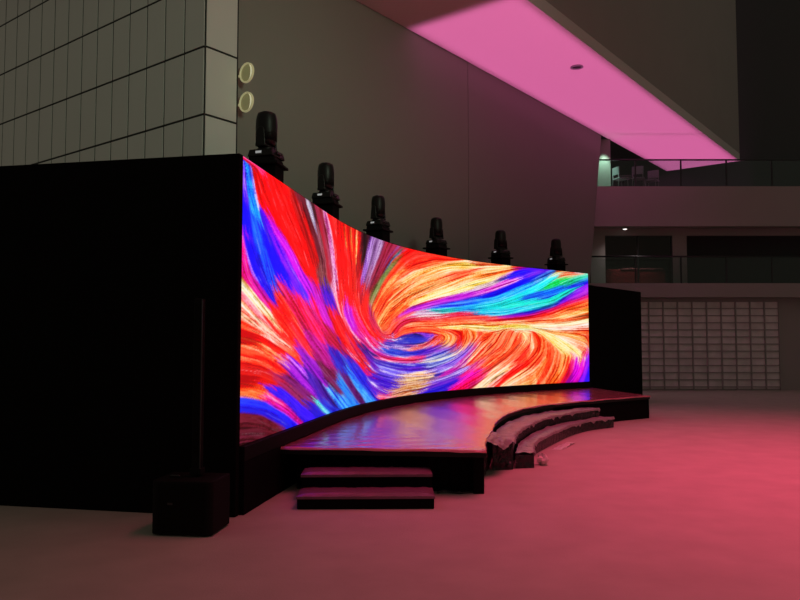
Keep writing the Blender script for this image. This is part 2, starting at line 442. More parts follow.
# ------------------------------------------------------------------ LED screen
STROKES = """
ff2878 0.00 3.38 0.24 3.39 0.41 3.38
10a8ff 0.09 3.32 0.19 3.14 0.42 2.88
0a58ff 0.37 2.82 0.56 2.61 0.75 2.37 0.95 2.18
-c8b8ff 0.21 3.32 0.30 3.16 0.41 3.00
0008ff 0.01 2.96 0.12 2.75
0008ff 0.05 2.62 0.34 2.33 0.66 2.16
1808f0 0.39 2.36 0.63 2.21 0.86 2.10
8040ff 0.01 3.29 0.02 3.12
5018ff 0.01 3.05 0.04 2.98
3010e8 0.55 2.93 0.69 2.81 0.80 2.70
0505ff 0.74 2.64 1.04 2.46 1.31 2.32
0505ff 0.61 2.71 0.87 2.53 1.12 2.37
8a10ff 0.59 2.95 0.83 2.77 0.98 2.73 1.30 2.54
7a14ff 1.36 2.52 1.71 2.35 1.91 2.26
4018ff 1.79 2.32 2.04 2.21
e010f0 0.83 2.91 1.03 2.78 1.14 2.77 1.58 2.61 1.89 2.44
d812f8 1.91 2.44 2.22 2.32 2.49 2.19
ff0808 0.40 3.34 0.63 3.15 1.13 2.91
ff0808 0.36 3.27 0.54 3.03 0.80 2.93
fa0500 1.12 3.33 1.34 3.23 1.57 3.07 2.01 2.86 2.34 2.59
ff0606 0.72 3.32 0.99 3.11 1.39 2.89 1.74 2.71
ff0a08 1.58 2.78 2.01 2.58 2.56 2.39
d01010 1.81 3.20 2.20 2.97 2.53 2.70
f01010 2.06 3.18 2.38 2.92 2.67 2.67
701828 1.99 3.32 2.19 3.17 2.47 3.01
681828 2.62 2.95 2.77 2.81 2.92 2.65
-b0a0c0 2.26 3.33 2.47 3.19 2.69 3.04
905050 2.87 2.61 2.96 2.51 3.09 2.41
f0a0d8 3.09 3.32 3.34 3.06 3.51 2.74 3.67 2.46
a02040 2.76 3.31 2.91 3.19 3.13 2.99
a05060 2.71 3.09 3.03 2.73 2.95 2.48
b04060 3.13 2.96 3.26 2.81 3.40 2.60
ff1010 3.33 3.34 3.55 3.19 3.69 2.88 3.83 2.53
ff1008 3.74 3.31 3.83 2.82 3.92 2.39
ff1810 4.09 3.03 4.39 2.85 4.42 2.58
ff1408 4.20 2.83 4.26 2.49 4.32 2.26
-f0a040 4.09 3.31 4.14 3.19 4.20 3.07
-d08030 4.41 3.32 4.46 3.17 4.54 3.05
-ffd060 4.72 3.27 4.75 3.14 4.70 2.96
f02010 4.57 2.93 4.63 2.72 4.63 2.44
380818 5.24 3.34 5.01 2.95 4.83 2.72
480a20 5.08 3.32 4.93 3.07 4.78 2.83
b070d8 5.46 3.20 5.31 2.91 5.09 2.66
b080c0 5.90 3.28 5.68 3.02 5.31 2.63
9060a0 5.73 3.30 5.48 3.00 5.24 2.64
702048 6.11 3.30 5.90 2.99 5.59 2.67
a8204a 6.39 3.36 6.11 3.10 5.82 2.83
b02848 6.66 3.31 6.18 2.99 5.68 2.66
-8050c0 6.71 3.35 6.39 3.17 6.11 2.96
-2068b0 6.88 3.28 6.46 3.10 6.25 2.94
809050 6.75 3.17 6.52 3.03 6.04 2.72 5.68 2.37
ff4010 6.93 3.11 6.39 2.83 6.02 2.58 5.73 2.34
ff2008 7.01 3.20 6.75 3.02 6.30 2.73
ffc070 7.06 2.96 6.62 2.81 6.11 2.54
ff2010 3.94 2.46 4.05 2.32 4.05 2.20
d010e0 4.24 2.15 4.40 1.95 4.64 1.81
e01090 4.79 1.77 5.05 1.68 5.40 1.56
e020b0 5.54 1.51 5.83 1.44 6.12 1.37
-ff7090 3.67 2.47 3.76 2.24 4.08 1.97 4.48 1.79 4.87 1.66
6010e0 3.11 2.33 3.25 2.22 3.44 2.11
e010d0 2.73 2.13 2.89 2.02 3.15 1.90
ff1078 2.49 2.17 2.74 1.99 2.99 1.82
f01020 3.76 1.99 4.33 1.70 4.95 1.42 5.32 1.22
ff1818 3.47 2.05 3.95 1.77 4.59 1.47
d0104a 3.05 1.85 3.61 1.65 4.17 1.48
b01080 2.70 1.49 2.90 1.41 3.11 1.31
3010c0 3.77 1.42 3.96 1.33 4.17 1.24
ff1a10 4.73 2.35 4.87 2.21 5.02 2.02 5.54 1.76 6.04 1.63
ff1a10 5.14 2.50 5.14 2.26 5.35 2.02 5.83 1.78
ff1080 4.84 2.01 5.15 1.81 5.69 1.59
c02060 5.47 2.13 5.49 1.99 5.64 1.86
ff6020 5.83 2.18 6.11 2.40 6.52 2.58 6.84 2.69
ff8030 5.73 2.24 6.07 2.48 6.48 2.65
ffa050 6.04 1.98 6.39 2.20 6.99 2.45
ff6a30 6.18 1.90 6.60 2.10 7.06 2.26
ff4020 6.34 1.79 6.66 1.99 7.06 2.12
e03050 5.78 1.87 6.02 1.77 6.39 1.74
2020c0 6.12 1.61 6.44 1.59 6.79 1.59
-a080f0 6.12 1.56 6.57 1.55 7.01 1.55
2060e0 6.25 1.48 6.66 1.45 7.06 1.42
2058e0 6.21 1.44 6.62 1.40 7.01 1.37
ff3080 5.97 1.37 6.48 1.32 7.06 1.30
1010c8 5.83 1.28 6.30 1.23 6.79 1.18
-c080f0 5.79 1.31 6.12 1.26 6.44 1.23
-20d0d0 2.72 0.84 2.89 0.78 3.07 0.70
40b0ff 3.46 0.95 3.76 0.82 4.10 0.67
1080f0 3.94 1.03 4.34 0.87 4.73 0.68
30a0ff 4.25 1.24 4.60 1.07 5.03 0.88 5.55 0.67
1020e0 4.72 1.24 5.25 0.96 5.69 0.71
1030e8 4.44 1.26 4.90 1.03 5.45 0.74
601070 4.18 1.13 4.57 0.88 4.86 0.73
2030d0 3.80 1.37 4.01 1.27 4.23 1.16
781048 2.98 1.32 3.27 1.23 3.54 1.13
4010a0 2.76 1.09 3.07 0.91 3.38 0.79
5020c0 2.33 1.17 2.66 1.00 2.97 0.85
701050 3.06 1.15 3.43 1.04 3.70 0.94
ff1020 4.74 1.39 5.05 1.27 5.33 1.15
7010c0 5.40 1.38 5.69 1.22 5.74 1.19
7060f0 5.97 1.21 6.39 1.13 6.79 1.08
6040e8 5.69 1.12 6.25 1.03 6.79 0.97
4010d0 5.62 1.02 6.16 0.92 6.73 0.83
7020d0 5.55 0.87 5.93 0.79 6.25 0.70
-d0b0ff 5.60 0.93 5.74 0.87 5.93 0.81
3020d0 6.18 1.25 6.62 1.20 7.06 1.18
e0a070 6.66 0.73 6.88 0.77 7.10 0.82
ff7090 5.98 0.69 6.25 0.68 6.53 0.69
-ffe0c0 6.86 0.96 7.14 0.95
e8a878 6.62 0.66 6.88 0.68 7.14 0.70
f010a0 0.01 2.44 0.18 2.23 0.67 2.03
-c070ff 0.09 2.48 0.26 2.32 0.42 2.24
ff20b0 0.02 2.61 0.04 2.50 0.11 2.37
e010c0 0.36 2.21 0.60 2.09 0.82 2.03
fff0d0 0.02 2.17 0.44 2.02 0.86 1.87 1.13 1.76
ff90a0 0.02 2.04 0.45 1.88 0.77 1.78
ffc0b0 0.02 1.91 0.35 1.83 0.67 1.73
ffe0c8 0.02 1.89 0.67 1.72 1.49 1.57
ffd8b8 0.01 1.99 0.40 1.86 0.90 1.72
f02070 1.31 2.20 1.72 2.02 2.05 1.86
ff3020 1.05 2.12 1.61 1.89 1.97 1.74
ff2818 0.81 2.03 1.16 1.88 1.57 1.71
ff1060 2.02 2.09 2.36 1.92 2.69 1.78
d010d0 2.54 2.32 2.73 2.17 3.02 2.00
ff5028 0.02 1.79 0.90 1.68 1.66 1.48
ff7840 0.03 1.64 0.62 1.57 1.32 1.41
-ffd0a0 0.02 1.65 0.41 1.61 0.84 1.55
ff2008 0.02 1.70 0.59 1.64 1.25 1.51
ff3010 0.03 1.50 0.69 1.42 1.24 1.28
-ff9060 0.03 1.47 0.42 1.44 0.78 1.38
e01008 0.04 1.34 0.60 1.30 1.24 1.18
f01808 0.04 1.27 0.54 1.24 0.98 1.16
ff6828 0.04 1.19 0.37 1.15 0.73 1.08
ff7030 0.04 1.14 0.37 1.10 0.73 1.03
ff2810 0.98 1.87 1.57 1.67 1.85 1.57
ff1c10 0.77 1.85 1.28 1.67 1.69 1.53
ff2030 1.64 1.83 2.01 1.68 2.35 1.52
e01080 2.55 1.97 2.84 1.89 3.21 1.77
d010a0 2.19 1.72 2.46 1.62 2.75 1.52
a018d0 1.85 1.56 2.56 1.29 3.11 1.08
b020e0 1.32 1.41 1.94 1.19 2.57 0.99
-d060ff 1.50 1.45 1.78 1.36 2.02 1.27
c01090 2.46 1.56 2.80 1.45 3.16 1.32
a02060 1.00 1.23 1.47 1.11 2.16 0.90
801870 1.24 1.25 1.83 1.09 2.48 0.90
3818f0 0.85 1.12 1.41 0.96 2.17 0.67
3010ff 1.05 1.11 1.63 0.92 2.30 0.69
f018d0 0.78 1.03 1.41 0.85 1.96 0.66
ff40a0 0.73 1.06 1.05 0.98 1.48 0.86
1030ff 0.05 1.05 0.70 0.96 1.25 0.81 1.78 0.64
0818e0 0.05 0.98 0.70 0.89 1.26 0.74 1.49 0.66
701428 0.05 0.91 0.49 0.86 1.10 0.70
681424 0.05 0.84 0.44 0.80 0.83 0.71
581020 0.06 0.77 0.33 0.75 0.65 0.71
601428 0.06 0.70 0.22 0.70 0.41 0.67
802060 1.47 1.14 1.79 1.03 2.16 0.89
ff2818 7.28 3.24 7.91 3.37 8.52 3.34
ff1810 6.82 3.06 7.28 3.24 7.53 3.33
ff0c08 6.62 3.12 6.93 3.24 7.28 3.36
ff4020 6.75 2.83 7.41 3.08 8.21 3.26
ff3018 8.52 3.35 8.84 3.36 9.15 3.36
ff6830 7.91 3.12 8.36 3.23 8.70 3.29
ffd080 6.75 2.64 7.59 2.93 8.40 3.14 9.22 3.33
ffc070 7.27 2.70 7.91 2.87 8.52 3.03
ffe890 9.11 3.25 9.53 3.29 9.99 3.30
ffe080 8.52 3.14 8.99 3.22 9.53 3.25
ffb060 6.75 2.36 7.59 2.63 8.69 2.92
-b06030 6.75 2.40 7.91 2.68 8.51 2.87
ffa050 6.75 2.22 7.27 2.42 8.21 2.67
ff8840 6.71 2.50 7.19 2.70 7.70 2.89
ff7040 8.75 2.93 9.22 3.05 9.57 3.13
ff6838 8.99 2.97 9.61 3.12 10.21 3.30
ffb868 9.10 2.83 9.68 3.00 10.25 3.16
ffc878 8.51 2.71 9.11 2.87 9.61 3.01
fff0a8 7.91 2.51 8.81 2.68 9.68 2.86 10.25 2.99
ffe898 7.36 2.37 8.11 2.55 8.75 2.71
d020e0 6.82 2.09 7.40 2.25 8.21 2.40 9.39 2.58 10.25 2.77
-ff90b0 7.70 2.37 8.19 2.46 8.63 2.54
-3020e0 8.31 2.40 9.39 2.55 10.25 2.70
10d0d0 8.33 2.26 8.71 2.28 9.10 2.32
2080ff 8.99 2.43 9.45 2.47 9.91 2.53
10a0f0 9.22 2.33 9.67 2.36 10.24 2.43
10a0d8 9.90 2.25 10.16 2.25 10.43 2.26
3050ff 8.39 2.34 8.75 2.37 9.14 2.40
e0b8d8 7.47 2.17 7.86 2.19 8.27 2.22
f03060 8.69 2.15 9.18 2.20 9.67 2.23
ff5030 6.71 2.05 7.01 2.11 7.36 2.18
e81848 6.75 1.83 6.82 1.97 7.34 2.07 8.21 2.10
-e030b0 6.93 2.00 7.23 2.08 7.61 2.14
f0c0c8 7.59 2.11 8.03 2.14 8.45 2.16
ff8848 7.40 1.94 8.21 1.98 9.39 2.03 10.24 2.08
ff4030 8.51 2.07 9.39 2.16 10.24 2.20
ff6038 7.70 2.02 8.51 2.04 9.37 2.10
ffe890 8.80 1.95 9.56 1.98 10.24 1.95
ff5020 7.06 1.82 7.61 1.88 8.21 1.88 9.10 1.82 9.37 1.70 9.29 1.59
ff3818 6.71 1.72 6.97 1.85 7.53 1.92
1018a0 6.97 1.70 7.34 1.75 7.72 1.72
1828c0 6.84 1.67 7.32 1.69 7.82 1.69
-100828 7.49 1.78 7.65 1.77 7.82 1.75
2838d0 6.88 1.63 7.47 1.63 7.90 1.69
9040e0 7.90 1.76 8.15 1.73 8.02 1.61
-e0a0ff 8.07 1.76 8.19 1.70 8.10 1.64
ff7060 7.32 1.49 7.96 1.57 8.33 1.70
ff7040 8.31 1.82 8.51 1.74 8.39 1.60
ffc060 8.70 1.79 8.80 1.71 8.74 1.58 8.55 1.53
ff9040 8.94 1.78 9.02 1.68 8.92 1.55
ff3818 9.27 1.74 9.25 1.61 9.09 1.49
ffa858 9.71 1.84 9.86 1.72 9.78 1.59
ff8840 9.56 1.83 9.61 1.68 9.44 1.49
ff3818 10.01 1.81 10.01 1.68 9.86 1.53
7030c0 6.53 1.57 6.93 1.55 7.32 1.55
-d0a0f0 6.62 1.52 6.93 1.51 7.27 1.51
2038e0 6.57 1.44 7.27 1.41 7.90 1.44
8018e0 7.69 1.40 8.39 1.54 8.74 1.57
a030e0 8.43 1.46 8.78 1.49 9.10 1.52
e03090 6.75 1.29 7.27 1.27 7.90 1.30
ff1060 6.71 1.33 7.27 1.31 7.74 1.32
b0b8e8 7.94 1.26 8.68 1.35 9.09 1.46
a0a8f0 8.10 1.17 8.70 1.25 9.17 1.34
8890f0 8.02 1.32 8.58 1.43 9.06 1.55
a070f0 8.20 1.05 8.97 1.21 9.67 1.49
9848e8 9.09 1.26 9.44 1.40 9.75 1.59
4020d8 6.57 1.23 7.19 1.19 7.77 1.18
7028d8 6.66 1.14 7.27 1.11 7.90 1.12
6848f0 6.53 1.09 6.93 1.06 7.36 1.07
ffd8b0 6.88 1.04 7.59 1.00 8.14 1.02
e8a860 6.88 0.95 7.40 0.93 7.98 0.94
e0a880 6.95 0.86 7.40 0.84 7.98 0.87
e0a080 6.66 0.73 7.01 0.73 7.40 0.74
e8b070 7.06 0.78 7.61 0.77 8.02 0.79
d018b0 8.68 0.97 9.21 1.11 9.84 1.52
b088f0 8.02 0.83 8.80 0.91 9.72 1.10
7828d8 7.90 0.74 8.34 0.80 8.82 0.84
6020d0 8.38 0.79 8.74 0.83 9.09 0.88
2010d0 8.14 0.67 8.68 0.73 9.17 0.81
ff10c0 9.15 0.74 9.51 0.89 9.89 1.04
ff0890 9.39 0.73 9.74 0.84 10.04 0.94
f01080 9.43 0.96 9.70 1.08 9.93 1.20
ff4028 9.66 1.17 9.89 1.31 10.08 1.46
ff7038 9.89 1.10 10.08 1.20 10.30 1.31
ff4060 10.00 0.80 10.15 0.85 10.26 0.89
e05020 9.88 3.36 10.29 3.37 10.81 3.38
ffe898 10.10 3.28 10.74 3.33 11.18 3.36
ffb860 9.87 3.03 10.53 3.15 11.18 3.32
ffd890 9.91 3.17 10.44 3.24 10.96 3.32
fff0a0 9.87 2.90 10.21 2.96 10.53 3.04
e8d0d8 9.98 2.82 10.36 2.91 10.66 3.00
f060e0 9.87 2.66 10.32 2.79 10.73 2.90
f070e8 10.69 2.90 11.03 2.98 11.29 3.05
-300860 10.66 2.99 10.92 3.08 11.18 3.16
-f0a0e0 10.73 3.06 11.03 3.17 11.25 3.26
f01040 11.26 3.34 11.44 3.36 11.63 3.39
0808f0 10.13 2.61 10.73 2.75 11.25 2.93
0a0af8 10.80 2.77 11.40 2.96 12.11 3.19
1808ff 11.18 3.17 11.70 3.33 12.11 3.39
8010f0 11.55 3.36 11.85 3.39 12.11 3.40
-6030ff 11.51 3.13 11.81 3.22 12.11 3.30
2080ff 9.87 2.58 10.05 2.58 10.28 2.59
10b0ff 9.94 2.50 10.73 2.62 11.61 2.89 12.11 3.05
08e8e8 9.87 2.38 10.73 2.47 11.51 2.67
10d0f0 10.09 2.27 10.95 2.30 11.54 2.40 12.10 2.50
1060e8 11.77 2.68 11.95 2.72 12.29 2.77
10f0e0 11.24 2.49 11.51 2.53 12.10 2.64
3008d0 11.08 2.21 11.57 2.27 12.10 2.35
e010a0 10.80 2.16 11.43 2.22 12.09 2.28
f05050 9.98 2.13 10.35 2.14 10.72 2.16
5010ff 11.93 3.40 12.15 3.40 12.41 3.40
8020f0 11.92 3.22 12.22 3.31 12.53 3.39
2020e0 11.92 3.13 12.15 3.22 12.37 3.29
70b0f0 12.16 3.12 12.45 3.24 12.74 3.35
08f0f8 11.92 2.85 12.41 3.06 12.87 3.27
10e878 12.74 3.04 12.98 3.12 13.30 3.24
20d0a0 13.29 3.06 13.73 3.23 14.19 3.34
e0d080 12.83 3.28 12.98 3.34 13.14 3.38
e02010 13.06 3.38 13.38 3.39 13.71 3.40
ffb080 13.16 3.29 13.34 3.31 13.54 3.34
-ffffff 13.73 3.39 13.83 3.39
-40c090 13.83 3.32 14.00 3.35 14.16 3.37
1090ff 11.92 2.68 12.52 2.80 13.16 2.96
2060f0 12.03 2.66 12.29 2.72 12.59 2.78
08f0e0 11.91 2.52 12.73 2.63 13.45 2.92
10d8e0 11.91 2.42 12.32 2.48 12.74 2.54
1818e8 13.45 3.01 13.82 3.09 14.20 3.18
30a0e0 13.77 3.14 13.99 3.21 14.20 3.27
1808c0 11.91 2.33 12.40 2.44 12.93 2.58 13.57 2.85
9010f8 13.15 2.63 13.57 2.81 14.20 3.11
b818f0 13.69 2.84 13.94 2.91 14.20 3.00
b020d0 13.45 2.69 13.82 2.78 14.20 2.90
f01080 11.91 2.26 12.73 2.42 13.57 2.66 14.20 2.81
ff5038 11.91 2.18 12.72 2.34 13.57 2.58 14.20 2.71
ffa050 12.93 2.34 13.52 2.47 14.20 2.62
ffd080 13.14 2.28 13.65 2.40 14.20 2.51
-503020 13.56 2.23 13.84 2.28 14.18 2.32
ff8848 13.28 2.36 13.73 2.46 14.19 2.57
f03040 10.26 2.10 11.10 2.17 12.09 2.22
fff0a0 9.86 1.98 10.61 1.95 11.35 2.01 12.09 1.97
f0f0d0 11.42 1.96 11.76 1.96 12.09 1.95
ffa860 10.24 2.03 10.98 2.07 11.83 2.11
-c08050 9.97 1.94 10.46 1.91 10.79 1.82
ff7038 9.86 1.68 10.05 1.70 10.31 1.76
ff7840 10.86 1.83 10.64 1.56 9.85 1.21
ff7c44 10.57 1.84 10.38 1.64 9.89 1.40
ff6030 11.15 1.80 10.94 1.50 10.15 1.16
ff5828 11.49 1.78 11.23 1.43 10.15 1.00
-b03020 11.44 1.55 10.85 1.23 10.10 0.94
ff6838 11.83 1.69 11.49 1.37 10.48 0.90
ff8850 11.23 1.73 11.01 1.48 10.41 1.19
ffd8a0 11.19 1.14 10.48 0.85 10.10 0.66
ffc890 10.90 1.10 10.41 0.91 10.07 0.74
-805030 10.84 0.92 10.52 0.82 10.15 0.68
ff1810 12.03 1.24 11.52 1.06 10.74 0.70
ff3018 11.86 1.57 11.64 1.36 11.23 1.16
ffa868 12.07 0.93 11.70 0.80 11.33 0.67
ffc080 11.89 1.01 11.44 0.85 11.00 0.69
ffc0b0 10.74 0.79 10.59 0.70 10.41 0.64
ffe8a0 11.72 1.78 11.83 1.71 11.90 1.62
f010b0 9.81 0.93 9.96 0.96 10.15 1.00
d00880 9.85 0.77 10.00 0.79 10.11 0.83
e060d0 9.82 1.10 9.97 1.16 10.11 1.20
fff0c0 11.90 2.02 12.65 2.04 13.44 2.10 14.14 2.23
ff9050 11.90 2.09 13.16 2.15 14.14 2.28
-a05020 12.91 2.10 13.52 2.16 14.14 2.27
ffe0d0 12.73 1.98 13.43 2.00 14.13 2.06
fff0d8 12.46 1.95 13.03 1.91 13.59 1.94
ffc878 12.65 1.91 13.43 1.82 14.12 1.69
ff9858 13.15 1.90 13.63 1.88 14.13 1.86
ff7040 13.76 1.96 13.96 1.96 14.17 1.96
ffc090 13.43 1.69 13.79 1.62 14.12 1.54
fff0b0 12.15 1.93 12.90 1.72 13.42 1.49 13.85 1.29
ffe890 12.38 1.81 12.90 1.55 13.42 1.32
ff6030 12.05 1.81 12.19 1.50 11.89 1.22
ff8040 12.38 1.74 12.34 1.40 11.93 1.05
ff6030 12.64 1.62 12.64 1.23 12.18 0.70
ff8850 12.90 1.36 12.79 1.01 12.48 0.66
ff9848 13.21 1.30 13.09 0.93 12.73 0.65
ff5020 13.42 1.29 13.29 1.00 12.97 0.64
ff1808 12.23 1.26 12.08 1.14 11.82 1.01
ffd090 12.11 0.72 11.92 0.66 11.73 0.65
ffb070 12.45 1.16 12.26 0.88 11.96 0.67
f04030 14.13 1.82 14.16 1.64 14.19 1.44
ff6838 13.83 1.57 13.99 1.49 14.16 1.47
f01840 13.85 1.19 13.95 1.29 14.07 1.39
f01080 13.46 1.17 13.36 0.90 13.09 0.64
f010f0 13.74 1.17 13.68 0.89 13.35 0.65
f018e0 13.94 1.16 13.90 0.89 13.61 0.64
9010f8 14.19 1.24 14.11 0.98 13.84 0.64
3010f0 14.18 0.96 14.12 0.78 14.06 0.64
ff1008 4.25 3.34 4.33 3.11 4.41 2.85
ff1208 4.59 3.28 4.62 3.06 4.65 2.88
ff0a08 3.93 3.36 4.04 3.07 4.10 2.77
ff1808 4.88 3.26 4.86 3.00 4.83 2.77
a02038 2.81 3.39 3.02 3.19 3.23 2.98
c01830 2.81 3.21 3.07 2.94 3.35 2.56
-401018 2.46 3.37 2.71 3.16 2.92 2.92
-f8d0e8 3.09 3.32 3.34 3.06
e01020 4.93 2.91 4.88 2.68 4.84 2.45
b01830 5.44 2.83 5.24 2.56 5.04 2.30
-d8b0e8 5.48 3.22 5.31 2.95
-401838 5.63 3.25 5.49 2.97 5.24 2.71
c02040 6.29 3.39 5.97 3.09 5.59 2.74
-60a0a0 6.84 3.29 6.52 3.14
-20e0e0 2.74 0.84 2.97 0.75
1040e0 2.97 0.85 3.39 0.71 3.71 0.64
-50c0ff 2.97 0.76 3.23 0.67
0810d0 2.34 0.84 2.67 0.73 2.97 0.65
-c81828 8.45 1.74 8.40 1.70 8.31 1.67
-ffd090 8.24 1.65 8.10 1.63 7.94 1.62
-181078 7.83 1.61 7.52 1.60 7.23 1.62
-c8c0ff 7.14 1.63 6.94 1.65 6.79 1.69
-ffd090 8.61 1.70 8.51 1.65 8.36 1.61
-c8c0ff 8.18 1.58 7.86 1.55 7.50 1.55
-500890 7.39 1.55 7.14 1.57 6.90 1.59
-c8c0ff 6.73 1.63 6.54 1.69 6.49 1.76
-e02818 8.81 1.69 8.66 1.61 8.40 1.55
-181078 8.30 1.53 8.00 1.50 7.66 1.49
-f0e8ff 7.36 1.50 6.94 1.53 6.60 1.59
-fff0c8 9.02 1.72 8.94 1.64 8.78 1.56
-2010a0 8.57 1.51 8.24 1.46 7.85 1.43
-2010a0 7.64 1.43 7.28 1.44 6.93 1.47
-181078 6.80 1.49 6.50 1.54 6.26 1.60
-c81828 9.18 1.67 8.95 1.54 8.54 1.43
-500890 8.27 1.40 7.93 1.38 7.57 1.37
-e0d0ff 7.39 1.38 6.95 1.41 6.54 1.46
-e0d0ff 6.30 1.51 6.02 1.59 5.85 1.67
-e02818 9.37 1.63 9.19 1.52 8.91 1.42
-181078 8.59 1.36 8.24 1.32 7.86 1.31
-f0e8ff 7.49 1.31 7.03 1.34 6.58 1.39
-c8c0ff 6.28 1.43 5.95 1.51 5.70 1.59
-fff0c8 9.62 1.66 9.50 1.55 9.32 1.45
-fff0c8 9.08 1.37 8.50 1.27 7.80 1.24
-181078 7.37 1.25 6.60 1.31 5.92 1.43
-e0d0ff 5.73 1.48 5.43 1.58 5.28 1.68
-ffd090 9.82 1.63 9.51 1.42 8.97 1.26
-2010a0 8.74 1.22 8.27 1.18 7.76 1.17
-f0e8ff 7.46 1.18 6.89 1.22 6.34 1.28
-181078 5.84 1.37 5.40 1.47 5.11 1.59
-fff0c8 10.02 1.61 9.80 1.43 9.45 1.28
-2010a0 9.00 1.18 8.35 1.11 7.60 1.11
-e0d0ff 6.96 1.14 6.27 1.22 5.63 1.33
-500890 5.45 1.37 5.09 1.47 4.83 1.57
-ffd090 10.19 1.55 9.98 1.39 9.66 1.25
-c8c0ff 9.35 1.16 8.68 1.06 7.90 1.03
-f0e8ff 7.20 1.06 6.57 1.12 5.97 1.20
-500890 5.65 1.25 4.85 1.44 4.43 1.64
-c81828 10.43 1.57 10.20 1.37 9.83 1.20
-2010a0 9.53 1.11 8.98 1.02 8.35 0.97
-e0d0ff 8.02 0.96 6.94 1.01 5.85 1.15
-c8c0ff 5.41 1.23 4.90 1.33 4.50 1.45
-c81828 10.63 1.54 10.23 1.25 9.57 1.03
-181078 8.99 0.94 8.35 0.90 7.65 0.90
-181078 6.89 0.95 6.04 1.05 5.25 1.18
-500890 4.59 1.33 4.06 1.49 3.81 1.66
"""
PXC = np.array([241.4, 275.7, 302.5, 324.0, 343.0, 362.5, 383.4, 406.0, 430.2, 455.8, 482.5, 509.8, 537.2, 563.8, 588.6])
COLW = (PXC - PXC[0]) / (PXC[-1] - PXC[0])          # finer pixel columns towards the near end
ROWH = np.array([290.4, 254.7, 226.8, 204.4, 186.1, 171.0, 158.4, 147.9, 139.1, 131.7, 125.4, 120.1, 115.6, 111.5, 107.8])
SK = np.linspace(0, S_LEN, 15)
NU, NV = 680, 320
SPAN = 347.2


